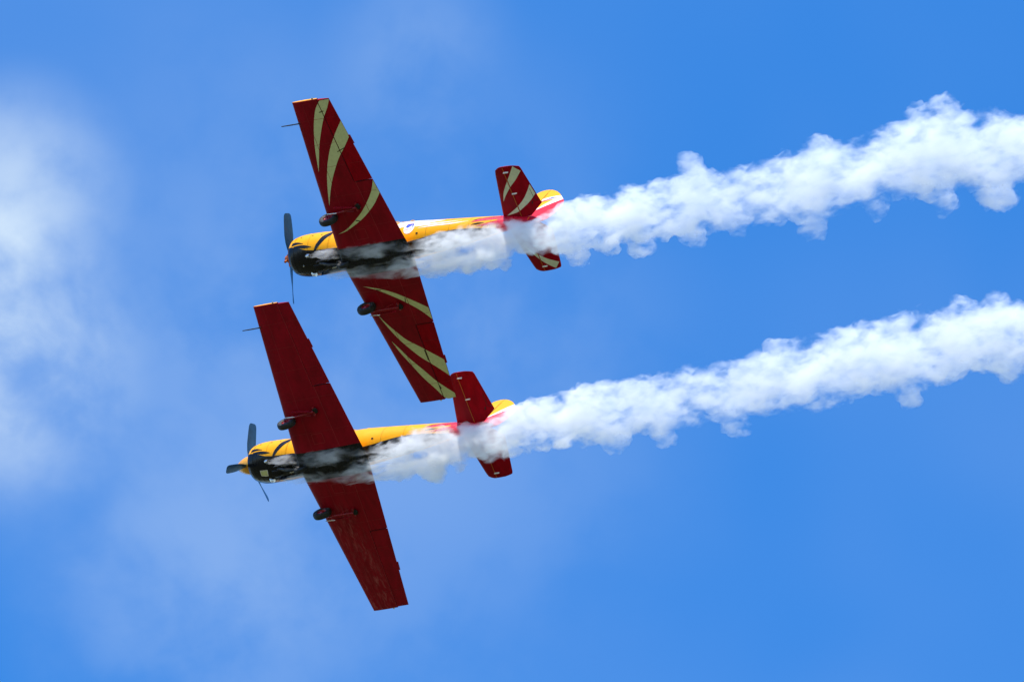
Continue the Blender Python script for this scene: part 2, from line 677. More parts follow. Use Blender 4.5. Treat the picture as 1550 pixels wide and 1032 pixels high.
def make_tailplane(root, s, striped):
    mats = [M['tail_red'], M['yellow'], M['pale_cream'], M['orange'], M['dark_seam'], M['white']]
    tip = [1.40, 1.47, 1.52, 1.55, 1.575, 1.59, 1.598]
    bm = bmesh.new()
    ys = [.02, .3, .7, 1.1] + tip
    loft(bm, [tail_ring(s * y, tail_le(y), TAIL_HINGE + .006) for y in ys])
    bmesh.ops.recalc_face_normals(bm, faces=bm.faces)
    for f in bm.faces:
        if f.normal.z > .3:
            f.material_index = 1

    def marks(bm, fwd):
        if not striped:
            return
        for l, r in TFLASH[s]:
            b2 = bmesh.new()
            ladder(b2, l, r, T_SURF[s], 2)
            bmesh.ops.bisect_plane(b2, geom=b2.verts[:] + b2.edges[:] + b2.faces[:], plane_co=(TAIL_HINGE + (.008 if fwd else -.008), 0, 0), plane_no=(1, 0, 0),
                                   clear_inner=fwd, clear_outer=not fwd)
            bmesh.ops.bisect_plane(b2, geom=b2.verts[:] + b2.edges[:] + b2.faces[:], plane_co=(0, s * 1.585, 0), plane_no=(0, s, 0), clear_outer=True)
            join_into(bm, b2)
    marks(bm, True)
    line(bm, [(TAIL_HINGE + .010, s * .12), (TAIL_HINGE + .010, s * 1.58)], .020, TL_SURF, 3, 10)
    st = link('tailplane', bm, mats, root, 'keep')
    bm = bmesh.new()
    ys = [.09, .16, .25, .33, .395, .7, 1.1] + tip
    loft(bm, [tail_ring(s * y, TAIL_HINGE - .006, tail_te(y), 10) for y in ys])
    bmesh.ops.recalc_face_normals(bm, faces=bm.faces)
    for f in bm.faces:
        if f.normal.z > .3:
            f.material_index = 1
    marks(bm, False)
    # trim tab line near the root of the elevator
    line(bm, [(-5.74, s * .50), (-5.72, s * .86)], .012, TL_SURF, 4, 4)
    line(bm, [(-5.74, s * .50), (-5.86, s * .50)], .012, TL_SURF, 4, 3)
    line(bm, [(-5.63, s * .42), (-5.66, s * .50)], .03, TL_SURF, 4, 2)
    link('elevator', bm, [M['backlit_fabric_red']] + mats[1:], st, 'keep')
    for y in (.80, 1.44):
        bm = bmesh.new()
        p = Vector((TAIL_HINGE - .05, s * y, TAIL_Z - .055))
        box(bm, p, (.15, .030, .045))
        bmesh.ops.bevel(bm, geom=bm.edges[:], offset=.008, segments=2, affect='EDGES')
        link('hinge_bracket', bm, M['white'], st)


FIN_LE = [(-4.15, .30), (-4.42, .55), (-4.66, .85), (-4.86, 1.25), (-4.98, 1.53), (-5.03, 1.61), (-5.10, 1.67), (-5.22, 1.695)]
RUD_TE = [(-5.80, -.03), (-5.97, .07), (-6.09, .33), (-6.165, .63), (-6.11, .94), (-6.02, 1.08), (-5.89, 1.26), (-5.78, 1.40), (-5.66, 1.52), (-5.52, 1.625), (-5.42, 1.675)]
RUD_HINGE = -5.385


def at_z(tab, z):
    t = np.array(tab)
    return float(np.interp(z, t[:, 1], t[:, 0]))


def fin_thick(x, z):
    le, te = at_z(FIN_LE, z), at_z(RUD_TE, z)
    c = (le - x) / (le - te)
    return max(foil(c, .085) * min(le - te, 1.6), .005)


def make_tail_fin(root, ribbon):
    def ring(z, x0, x1, n=10):
        t = [.5 - .5 * math.cos(math.pi * i / n) for i in range(n + 1)]
        xs = [x0 + (x1 - x0) * u for u in t]
        return [Vector((x, fin_thick(x, z), z)) for x in xs] + [Vector((x, -fin_thick(x, z), z)) for x in xs][::-1]
    bm = bmesh.new()
    zs = [.30, .5, .7, .9, 1.1, 1.3, 1.5, 1.6, 1.65, 1.68, 1.69]
    loft(bm, [ring(z, at_z(FIN_LE, z), RUD_HINGE + .007) for z in zs])
    fin = link('fin', bm, M['rudder'], root)
    bm = bmesh.new()
    zs = [-.03, .0, .07, .2, .33, .5, .63, .8, .94, 1.08, 1.26, 1.40, 1.52, 1.6, 1.65, 1.672]
    loft(bm, [ring(z, RUD_HINGE - .007, at_z(RUD_TE, z)) for z in zs])
    bmesh.ops.recalc_face_normals(bm, faces=bm.faces)
    mats = [M['rudder'], M['white'], M['blue'], M['bright_red'], M['dark_seam']]
    for s in (1, -1):
        def sf(off):
            return Surf(lambda x, z: Vector((x, s * (fin_thick(x, z) + off), z)), (0, 1, 0))
        if ribbon:
            ladder(bm, [(-5.40, 1.13), (-5.58, 1.215), (-5.72, 1.255), (-5.86, 1.29)], [(-5.40, .95), (-5.56, 1.01), (-5.72, 1.09), (-5.86, 1.28)], sf(.003), 1, 24, 4)
            ladder(bm, [(-5.41, 1.00), (-5.52, 1.065), (-5.71, 1.095)], [(-5.41, .955), (-5.55, 1.01), (-5.71, 1.090)], sf(.006), 3, 18, 3)
            ladder(bm, [(-5.55, 1.11), (-5.66, 1.185), (-5.81, 1.20)], [(-5.55, 1.10), (-5.68, 1.12), (-5.81, 1.195)], sf(.006), 2, 18, 3)
        line(bm, [(RUD_HINGE - .012, .35), (RUD_HINGE - .012, 1.46)], .014, sf(.005), 4, 6)
    link('rudder', bm, mats, fin, 'keep')


def make_main_gear(root, s):
    """Main leg folded forward under the wing with its wheel left in the open."""
    bm = bmesh.new()
    y = s * 1.375
    tube(bm, [(-.30, s * 1.49, -.80), (-.70, s * 1.52, -.76), (-1.10, s * 1.545, -.70)], [.020, .024, .028], 12)
    tube(bm, [(-.225, s * 1.33, -.807), (-.225, s * 1.49, -.815), (-.30, s * 1.49, -.80)], .020, 10)
    tube(bm, [(-1.10, s * 1.42, -.66), (-1.10, s * 1.66, -.64)], .035, 12)
    tube(bm, [(-.66, s * 1.51, -.765), (-.96, s * 1.43, -.67)], .011, 8)
    g = link('main_gear', bm, M['gear_red'], root)
    bm = bmesh.new()
    box(bm, (-.74, s * 1.625, -.745), (.60, .010, .085), 0, Matrix.Rotation(R(-8), 3, 'Y') @ Matrix.Rotation(R(3 * s), 3, 'Z'))
    bmesh.ops.bevel(bm, geom=bm.edges[:], offset=.004, segments=2, affect='EDGES')
    link('gear_door', bm, M['gear_red'], g)
    bm = bmesh.new()
    box(bm, (-.45, s * 1.575, -.90), (.32, .016, .030), 0, Matrix.Rotation(R(-6), 3, 'Y'))
    bmesh.ops.bevel(bm, geom=bm.edges[:], offset=.006, segments=2, affect='EDGES')
    link('wheel_fairing', bm, M['white'], g)
    bm = bmesh.new()
    prof = [(-.062, .125), (-.078, .155), (-.086, .20), (-.074, .238), (-.042, .255), (0, .259), (.042, .255), (.074, .238), (.086, .20), (.078, .155), (.062, .125)]
    lathe(bm, prof, (-.225, y, -.807), (0, 1, 0), 40)
    link('tyre', bm, M['rubber'], g)
    bm = bmesh.new()
    lathe(bm, [(-.050, .002), (-.050, .045), (-.030, .06), (-.036, .11), (-.062, .127), (.062, .127), (.036, .11), (.030, .06), (.050, .045), (.050, .002)], (-.225, y, -.807), (0, 1, 0), 32)
    link('wheel_hub', bm, M['gear_red'], g)
    # open well behind the wheel, pivot housing
    bm = bmesh.new()
    lathe(bm, [(-.03, .07), (.0, .085), (.03, .06)], (-1.13, s * 1.55, -.655), (0, 0, 1), 20, cap=True)
    link('leg_pivot', bm, M['dark_seam'], g)


def make_nose_gear(root):
    bm = bmesh.new()
    tube(bm, [(.78, 0, -.52), (.45, .0, -.66), (.12, .0, -.745)], [.040, .034, .03], 12)
    for s in (1, -1):
        tube(bm, [(.14, s * .02, -.745), (.10, s * .085, -.75), (-.084, s * .085, -.745)], .018, 8)
    tube(bm, [(-.084, -.10, -.745), (-.084, .10, -.745)], .02, 8)
    g = link('nose_gear', bm, M['dark_metal'], root)
    bm = bmesh.new()
    prof = [(-.045, .11), (-.056, .14), (-.058, .165), (-.045, .19), (-.02, .20), (.02, .20), (.045, .19), (.058, .165), (.056, .14), (.045, .11)]
    lathe(bm, prof, (-.084, 0, -.745), (0, 1, 0), 36)
    link('tyre', bm, M['rubber'], g)
    bm = bmesh.new()
    lathe(bm, [(-.045, .002), (-.04, .05), (-.03, .09), (-.046, .112), (.046, .112), (.03, .09), (.04, .05), (.045, .002)], (-.084, 0, -.745), (0, 1, 0), 28)
    link('wheel_hub', bm, M['dark_metal'], g)
    bm = bmesh.new()
    box(bm, (.20, -.045, -.80), (.13, .03, .03), 0, Matrix.Rotation(R(12), 3, 'Y'))
    bmesh.ops.bevel(bm, geom=bm.edges[:], offset=.006, segments=2, affect='EDGES')
    link('tow_bracket', bm, M['steel'], g)
    for s in (1, -1):
        bm = bmesh.new()
        box(bm, (.38, s * .19, -.70), (.62, .010, .16), 0, Matrix.Rotation(R(12), 3, 'Y') @ Matrix.Rotation(R(10 * s), 3, 'X'))
        bmesh.ops.bevel(bm, geom=bm.edges[:], offset=.004, segments=1, affect='EDGES')
        link('gear_door', bm, M['black'], g)


def make_propeller(root, angles, spinner):
    hub_x = 1.93
    bm = bmesh.new()
    lathe(bm, [(-.20, .13), (-.06, .15), (.03, .14), (.08, .10), (.13, .075), (.15, .05), (.155, .002)] if not spinner else [(-.20, .12), (.10, .12), (.12, .002)], (hub_x, 0, 0), (1, 0, 0), 28, cap=True)
    for a in angles:
        u = Vector((0, math.cos(R(a)), math.sin(R(a))))
        tube(bm, [Vector((hub_x, 0, 0)) + u * .08, Vector((hub_x, 0, 0)) + u * .22], [.062, .052], 14)
    if not spinner:
        # counterweights bolted to the bare hub
        for a in angles:
            u = Vector((0, math.cos(R(a + 62)), math.sin(R(a + 62))))
            tube(bm, [Vector((hub_x + .05, 0, 0)) + u * .10, Vector((hub_x + .06, 0, 0)) + u * .21], [.03, .034], 10)
    p = link('propeller', bm, M['orange'] if not spinner else M['dark_metal'], root)
    for a in angles:
        u = Vector((0, math.cos(R(a)), math.sin(R(a))))
        wdir = Vector((0, -math.sin(R(a)), math.cos(R(a))))
        bm = bmesh.new()
        rings = []
        for r, ch, th, tw in ((.16, .09, .070, 62), (.28, .15, .045, 55), (.42, .21, .034, 47), (.62, .25, .026, 39), (.82, .25, .020, 32), (1.0, .245, .015, 27), (1.12, .235, .011, 24), (1.18, .20, .008, 23), (1.21, .13, .005, 23)):
            ca, sa = math.cos(R(tw)), math.sin(R(tw))
            c_dir = wdir * ca - Vector((1, 0, 0)) * sa
            n_dir = Vector((1, 0, 0)) * ca + wdir * sa
            ring = []
            for k in range(16):
                t = k * 2 * math.pi / 16
                ring.append(Vector((hub_x, 0, 0)) + u * r + c_dir * (ch / 2 * math.cos(t)) + n_dir * (th / 2 * math.sin(t) * (1 + .3 * math.cos(t))))
            rings.append(ring)
        loft(bm, rings)
        link('propeller_blade', bm, M['blade'], p)
    if spinner:
        bm = bmesh.new()
        prof = [(-.20, .19), (-.18, .255), (-.05, .262), (.05, .25), (.14, .222), (.23, .180), (.32, .125), (.39, .07), (.43, .03), (.445, .003)]
        lathe(bm, prof, (hub_x, 0, 0), (1, 0, 0), 36)
        link('spinner', bm, M['gold'], p)


def make_aircraft(label, rot, t, striped):
    root = bpy.data.objects.new('aerobatic_airplane', None)
    root.empty_display_size = 1
    COL.objects.link(root)
    mat = M_CAM @ Matrix(rot)
    mat = mat.to_quaternion().to_matrix()
    root.matrix_world = Matrix.Translation(CAM_POS + M_CAM @ Vector(t)) @ mat.to_4x4()
    root['label'] = label
    root['category'] = 'airplane'
    root['group'] = 'aerobatic airplanes flying in formation'
    # --- fuselage
    bm = bmesh.new()
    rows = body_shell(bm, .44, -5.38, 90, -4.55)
    bm.faces.new(rows[0])
    bm.faces.new(rows[-1])
    bmesh.ops.recalc_face_normals(bm, faces=bm.faces)
    fm = [M['yellow'], M['black'], M['bright_red'], M['white'], M['blue'], M['magenta'], M['dark_seam']]
    for s in (1, -1):
        S2 = Surf(lambda x, th: fpoint(x, s * th, .004), (0, s, -.6))
        S3 = Surf(lambda x, th: fpoint(x, s * th, .008), (0, s, -.6))
        # flames where the rear turns red
        ladder(bm, [(-3.80, 74), (-4.0, 90), (-4.2, 103), (-4.6, 112)], [(-3.80, 72), (-4.0, 73), (-4.21, 76), (-4.6, 80)], S2, 2, 24, 5)
        ladder(bm, [(-3.98, 50), (-4.15, 55), (-4.30, 61), (-4.6, 74)], [(-3.98, 48), (-4.15, 45), (-4.30, 44), (-4.6, 42)], S2, 2, 24, 5)
        ladder(bm, [(-3.82, 60), (-4.0, 66), (-4.20, 63)], [(-3.82, 58), (-4.0, 57), (-4.20, 62)], S2, 1, 16, 3)
        ladder(bm, [(-3.80, 82), (-3.92, 91), (-4.05, 98)], [(-3.80, 81), (-3.92, 85), (-4.05, 97)], S2, 1, 12, 2)
        if striped:
            ladder(bm, [(-1.55, 122), (-1.9, 124), (-2.3, 122), (-2.6, 112), (-3.0, 104)], [(-1.62, 80), (-1.9, 82), (-2.3, 83), (-2.6, 92), (-3.0, 103)], S2, 3, 30, 6)
            ladder(bm, [(-2.2, 86), (-2.6, 87), (-3.0, 89), (-3.5, 93)], [(-2.2, 79), (-2.6, 80), (-3.0, 84), (-3.5, 92)], S2, 3, 24, 3)
            ladder(bm, [(-2.3, 72), (-2.7, 77), (-3.2, 79), (-3.7, 83)], [(-2.3, 71), (-2.7, 73), (-3.2, 74), (-3.7, 82)], S2, 3, 24, 3)
            for k, th in enumerate((92, 100)):
                line(bm, [(-1.6, th), (-2.0, th + 1), (-2.4, th + 2)], .016, S3, 0, 4)
        # small dark drain on the side
        c = (-2.30, 53)
        ladder(bm, [(c[0] + .03, c[1] - 2), (c[0], c[1] - 3), (c[0] - .03, c[1] - 2)], [(c[0] + .03, c[1] + 2), (c[0], c[1] + 3), (c[0] - .03, c[1] + 2)], S3, 6, 8, 3)
    for x in (-.2, -2.55, -3.2, -3.75, -4.35):
        line(bm, [(x, th) for th in range(30, 140, 10)], .005, F_SURF, 6, 2)
    if striped:
        # white oval with a blue emblem and a row of lettering, on the port side
        S3 = Surf(lambda x, th: fpoint(x, th, .007), (0, 1, -.6))
        S4 = Surf(lambda x, th: fpoint(x, th, .010), (0, 1, -.6))

        def oval(cx, ct, rx, rt, surf, m, skew=0.0):
            l, r = [], []
            for i in range(15):
                a = -math.pi / 2 + math.pi * i / 14
                l.append((cx + rx * math.sin(a) + skew * 0, ct + rt * math.cos(a) + skew * math.sin(a)))
                r.append((cx + rx * math.sin(a) + skew * 0, ct - rt * math.cos(a) + skew * math.sin(a)))
            ladder(bm, l, r, surf, m, 30, 4)
        oval(-2.03, 75, .15, 20, S3, 3)
        oval(-1.985, 84, .062, 8.5, S4, 4)
        oval(-2.035, 86.5, .050, 6, S4, 4)
        ladder(bm, [(-2.060, 94), (-2.11, 92), (-2.145, 85), (-2.125, 76)], [(-2.07, 89), (-2.09, 88), (-2.10, 84), (-2.105, 77)], S4, 4, 14, 2)
        for k in range(8):
            x = -1.905 - k * .032
            th = 67.5 + k * .6
            for dx in (0, .012):
                line(bm, [(x - dx, th - 1.7), (x - dx - (.006 if (k + dx > 0) and k % 2 else 0), th + 1.7)], .006, S4, 5, 2)
            line(bm, [(x, th + (1.5 if k % 3 else -1.5)), (x - .014, th + (1.5 if k % 3 else -1.5))], .005, S4, 5, 1)
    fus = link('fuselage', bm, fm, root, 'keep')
    # --- cowling
    bm = bmesh.new()
    rows = body_shell(bm, 1.74, .40, 28)
    front = [[v.co.copy() for v in rows[0]]]
    inner = [Vector((1.735, p.y * .95, p.z * .95)) for p in front[0]]
    inner2 = [Vector((1.60, p.y * .90, p.z * .90)) for p in front[0]]
    vs = loft(bm, [front[0], inner, inner2], False, 1)
    bmesh.ops.recalc_face_normals(bm, faces=bm.faces)
    bmesh.ops.remove_doubles(bm, verts=bm.verts, dist=.0008)
    for s in (1, -1):
        S2 = Surf(lambda x, th: fpoint(x, s * th, .004), (0, s, -.6))
        # tongues of black licking back over the yellow
        ladder(bm, [(1.58, 74), (1.45, 73), (1.30, 68), (1.20, 64)], [(1.60, 63), (1.45, 64), (1.30, 64), (1.20, 63)], S2, 1, 16, 3)
        ladder(bm, [(1.50, 60), (1.30, 60), (1.12, 57), (.93, 51)], [(1.50, 55), (1.30, 51), (1.12, 49), (.93, 50)], S2, 1, 16, 3)
        # black band sweeping up and back from the belly
        ladder(bm, [(.86, 36), (.80, 53), (.74, 64), (.65, 83), (.53, 97), (.44, 110)], [(.78, 38), (.70, 50), (.62, 60), (.51, 75), (.41, 88), (.402, 104)], S2, 1, 30, 4)
    line(bm, [(1.50, th) for th in range(-40, 125, 8)], .006, F_SURF, 6, 2)
    line(bm, [(1.05, th) for th in range(45, 125, 8)], .005, F_SURF, 6, 2)
    line(bm, [(1.5, 2), (.65, 2)], .006, F_SURF, 6, 6)
    # latches
    for x in (1.36, 1.0, .72):
        ladder(bm, [(x, 88), (x - .03, 88)], [(x, 92), (x - .03, 92)], Surf(lambda a, b: fpoint(a, b, .008), (0, 1, 0)), 6, 3, 2)
    cow = link('cowling', bm, fm, root, 'keep')
    # engine behind the cowl ring
    bm = bmesh.new()
    lathe(bm, [(0, .42), (.01, .30), (.06, .22), (.12, .16), (.20, .15)], (1.58, 0, 0), (1, 0, 0), 36, cap=True)
    for k in range(9):
        a = 2 * math.pi * k / 9
        u = Vector((0, math.cos(a), math.sin(a)))
        tube(bm, [Vector((1.60, 0, 0)) + u * .18, Vector((1.60, 0, 0)) + u * .40], [.07, .06], 10)
    link('engine', bm, M['engine'], root)
    # exhaust stubs
    for x, th in ((1.04, 27), (1.10, -31)):
        bm = bmesh.new()
        p = fpoint(x, th)
        n = Vector((0, p.y, p.z)).normalized()
        tube(bm, [p - n * .06 + Vector((.05, 0, 0)), p + n * .03, p + n * .055 + Vector((-.09, 0, 0))], [.055, .052, .048], 14)
        link('exhaust_pipe', bm, M['steel'], cow)
    # oil cooler scoop, hatch on the underside with its reflection painted in cream
    bm = bmesh.new()
    p = fpoint(.85, -12)
    rings = [[p + Vector((dx, w * math.cos(a), -h * max(math.sin(a), -.2))) for a in np.linspace(-.4, math.pi + .4, 14)] for dx, w, h in ((.10, .11, .05), (.04, .115, .06), (-.10, .10, .05), (-.20, .06, .015))]
    loft(bm, rings)
    link('air_scoop', bm, M['black'], cow)
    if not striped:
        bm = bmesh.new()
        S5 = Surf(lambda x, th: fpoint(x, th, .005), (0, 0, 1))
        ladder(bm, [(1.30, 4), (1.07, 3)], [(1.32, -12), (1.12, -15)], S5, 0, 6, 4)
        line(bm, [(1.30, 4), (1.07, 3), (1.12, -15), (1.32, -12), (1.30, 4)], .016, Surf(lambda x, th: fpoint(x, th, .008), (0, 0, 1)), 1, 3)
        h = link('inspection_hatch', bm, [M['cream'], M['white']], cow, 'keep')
    else:
        bm = bmesh.new()
        tube(bm, [fpoint(1.24, 1, -.02), fpoint(1.24, 1, .03)], [.03, .02], 10)
        link('drain_fitting', bm, M['steel'], cow)
    # canopy
    bm = bmesh.new()
    can = [(.05, .02, .26), (-.3, .24, .29), (-.7, .35, .31), (-1.2, .38, .31), (-1.7, .32, .29), (-2.0, .19, .22), (-2.15, .02, .14)]
    rings = [[Vector((x, w * math.cos(a), .46 + h * math.sin(a))) for a in np.linspace(0, math.pi, 19)] for x, h, w in can]
    loft(bm, rings, False, 0, False)
    cano = link('canopy', bm, M['glass'], root)
    bm = bmesh.new()
    for x, h, w in can[1:-1]:
        tube(bm, [Vector((x, (w + .006) * math.cos(a), .46 + (h + .006) * math.sin(a))) for a in np.linspace(0, math.pi, 19)], .014, 6)
    for s in (1, -1):
        tube(bm, [Vector((x, s * (w + .006), .49)) for x, h, w in can], .016, 6)
    link('canopy_frame', bm, M['yellow'], cano)
    # aerial under the rear fuselage
    bm = bmesh.new()
    z = fpoint(-2.9, 0).z
    loft(bm, [[Vector((x, y, zz)) for x, y in ((-2.86 + d, 0), (-2.93 + d, .012), (-3.0 + d, 0), (-2.93 + d, -.012))] for zz, d in ((z + .02, 0), (z - .18, -.06))])
    link('aerial', bm, M['black'], fus)
    # --- wings, tail, gear, propeller
    wl = make_wing(root, 1, striped, False)
    make_wing(root, -1, striped, not striped)
    make_pitot(wl)
    for s in (1, -1):
        make_tailplane(root, s, striped)
        make_main_gear(root, s)
    make_tail_fin(root, striped)
    make_nose_gear(root)
    make_propeller(root, (35.4, 215.4) if striped else (46.6, 46.6 - 114, 46.6 + 123), not striped)
    return root


def look(label, f, l, u, t, striped):
    rot = ((f[0], l[0], u[0]), (f[1], l[1], u[1]), (f[2], l[2], u[2]))
    return make_aircraft(label, rot, t, striped)


upper = look('red and yellow airplane with cream flashes across its red wings, flying nearest the top',
             (-.85419, -.1229, -.50523), (-.35794, .84377, .39992), (.37714, .52245, -.76473), (-4.211, 2.4146, -287.319), True)
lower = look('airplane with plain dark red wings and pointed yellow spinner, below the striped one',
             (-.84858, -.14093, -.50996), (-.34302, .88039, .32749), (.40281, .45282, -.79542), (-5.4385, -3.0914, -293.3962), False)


# ------------------------------------------------------------------ smoke
def smoke_material(name, sigma, trail, jets, bumps):
    """Density falls off from the middle line of the trail and, nearer the nose, of the two jets that feed it (their
    courses and widths are curves along x in the trail's own space), and is torn by noise drawn out along the flight."""
    m = bpy.data.materials.new(name)
    m.use_nodes = True
    t = m.node_tree
    t.nodes.clear()
    tc = t.nodes.new('ShaderNodeTexCoord')
    sx = t.nodes.new('ShaderNodeSeparateXYZ')
    t.links.new(tc.outputs['Object'], sx.inputs[0])
    X, Y, Z = sx.outputs

    def curve(pairs, x0, x1, lo=0.0, hi=2.0):
        u = math_node(t, 'MULTIPLY', math_node(t, 'SUBTRACT', X, x0), 1 / (x1 - x0))
        n = t.nodes.new('ShaderNodeFloatCurve')
        c = n.mapping.curves[0]
        pts = sorted(((x - x0) / (x1 - x0), (v - lo) / (hi - lo)) for x, v in pairs if x0 < x < x1)
        c.points[0].location = (0, pts[0][1])
        c.points[1].location = (1, pts[-1][1])
        for p in pts:
            c.points.new(*p)
        for p in c.points:
            p.handle_type = 'VECTOR'
        n.mapping.update()
        t.links.new(u, n.inputs['Value'])
        return math_node(t, 'ADD', math_node(t, 'MULTIPLY', n.outputs[0], hi - lo), lo)

    def dist(yc, zc, rad):
        dy = math_node(t, 'SUBTRACT', Y, yc)
        dz = math_node(t, 'SUBTRACT', Z, zc)
        rr = math_node(t, 'SQRT', math_node(t, 'ADD', math_node(t, 'MULTIPLY', dy, dy), math_node(t, 'MULTIPLY', dz, dz)))
        return math_node(t, 'DIVIDE', rr, rad)
    # the trail proper: separate widths above and below its middle line, with the puffs thrown out of it
    ty = [(p[0], p[1]) for p in trail]

    def ymid(x):
        return float(np.interp(-x, [-q[0] for q in ty], [q[1] for q in ty]))

    def rbase(x):
        return float(np.interp(-x, [-q[0] for q in trail], [q[3] for q in trail]))

    def widths(sign):
        xs = {round(p[0], 2): p[3] * .84 for p in trail}
        for bx, by, br in bumps:
            if (by - ymid(bx)) * sign > 0:
                for k in list(xs):
                    if abs(k - bx) < .34:
                        del xs[k]
                xs[bx] = abs(by - ymid(bx)) + br * 2.5
                xs[bx + .22] = xs[bx] * .95
                xs[bx - .22] = xs[bx] * .95
                xs[bx + .46] = rbase(bx) * .78
                xs[bx - .46] = rbase(bx) * .78
        xs[trail[0][0] + .4] = trail[0][3] * .55
        xs[trail[0][0] + 1.0] = .06
        return sorted(xs.items())
    yc = curve(ty, -43.0, -2.2, -1, 1)
    rp = curve(widths(1), -43.0, -2.2)
    rm = curve(widths(-1), -43.0, -2.2)
    up = math_node(t, 'GREATER_THAN', Y, yc)
    rad = math_node(t, 'ADD', math_node(t, 'MULTIPLY', up, rp), math_node(t, 'MULTIPLY', math_node(t, 'SUBTRACT', 1.0, up), rm))
    rn = dist(yc, -.5, rad)
    # the jets
    port, star = jets
    pats = (((1.0, 1.0), (.45, 1.0), (.15, .42), (-.2, .28), (-.55, .62), (-1.35, .70), (-1.65, .28), (-2.35, .22), (-2.7, 1.0), (-3.6, 1.0)),
            ((1.0, .25), (.60, .30), (.30, .75), (-.50, .70), (-.80, .25), (-1.15, .25), (-1.5, .85), (-3.6, 1.0)))
    jden = None
    jn = None
    ysel = map_range(t, Y, -.10, .08, 0, 1)
    for j, pat in zip((port, star), pats):
        r = [(p[0], p[3] * 1.12) for p in j] + [(j[-1][0] - .5, .06)]
        d = dist(curve([(p[0], p[1]) for p in j], -4.2, 1.2, -1, 1), curve([(p[0], p[2]) for p in j], -4.2, 1.2, -1, 1), curve(r, -4.2, 1.2))
        pc = curve(pat, -4.2, 1.2)
        jden = pc if jden is None else math_node(t, 'ADD', math_node(t, 'MULTIPLY', jden, ysel), math_node(t, 'MULTIPLY', pc, math_node(t, 'SUBTRACT', 1.0, ysel)))
        # past the end of a patch the jet thins out: widen its measure of distance there
        d = math_node(t, 'DIVIDE', d, math_node(t, 'ADD', math_node(t, 'MULTIPLY', pc, .62), .38))
        jn = d if jn is None else math_node(t, 'MINIMUM', jn, d)
    rn = math_node(t, 'MINIMUM', rn, jn)
    mp = t.nodes.new('ShaderNodeMapping')
    mp.inputs['Scale'].default_value = (.60, 1, 1)
    t.links.new(tc.outputs['Object'], mp.inputs['Vector'])
    n1 = noise_node(t, mp.outputs[0], 1.45, 2, .5, .7)
    n2 = noise_node(t, mp.outputs[0], 4.0, 4, .56, .6)
    w = math_node(t, 'ADD', math_node(t, 'MULTIPLY', n1, .50), math_node(t, 'MULTIPLY', n2, .50))
    # the jets are torn finer and drawn out further than the trail
    mp2 = t.nodes.new('ShaderNodeMapping')
    mp2.inputs['Scale'].default_value = (.34, 1, 1)
    t.links.new(tc.outputs['Object'], mp2.inputs['Vector'])
    n3 = noise_node(t, mp2.outputs[0], 5.5, 4, .6, .6)
    isjet = map_range(t, X, -3.6, -2.4, 0, 1)
    w = math_node(t, 'ADD', w, math_node(t, 'MULTIPLY', math_node(t, 'SUBTRACT', n3, w), math_node(t, 'MULTIPLY', isjet, .85)))
    edge = math_node(t, 'SUBTRACT', rn, math_node(t, 'MULTIPLY', math_node(t, 'SUBTRACT', w, .485), 6.0))
    fall = map_range(t, edge, .40, 1.30, 1.0, .0)
    den = map_range(t, w, .40, .60, .05, 1.9)
    den = math_node(t, 'MULTIPLY', math_node(t, 'MULTIPLY', den, fall), sigma)
    # only thin smoke between the patches of the jets
    far_back = map_range(t, X, -3.1, -2.6, 1, 0)
    den = math_node(t, 'MULTIPLY', den, math_node(t, 'MAXIMUM', far_back, jden))
    # the jets are narrower and thicker than the trail they feed
    near = map_range(t, X, -3.2, -1.6, 1.0, .95)
    den = math_node(t, 'MULTIPLY', math_node(t, 'MULTIPLY', den, near), map_range(t, X, -12.0, -5.5, .48, 1.15))
    pv = t.nodes.new('ShaderNodeVolumePrincipled')
    pv.inputs['Color'].default_value = (.985, .993, 1.0, 1)
    pv.inputs['Anisotropy'].default_value = .1
    t.links.new(den, pv.inputs['Density'])
    # the smoke's boundary only lets light through; its colour is all but white
    tr = t.nodes.new('ShaderNodeBsdfTransparent')
    t.links.new(mixc(t, n2, (1, 1, 1), (.995, .997, 1)), tr.inputs['Color'])
    out = t.nodes.new('ShaderNodeOutputMaterial')
    t.links.new(tr.outputs[0], out.inputs['Surface'])
    t.links.new(pv.outputs[0], out.inputs['Volume'])
    m.cycles.volume_step_rate = .020
    return m


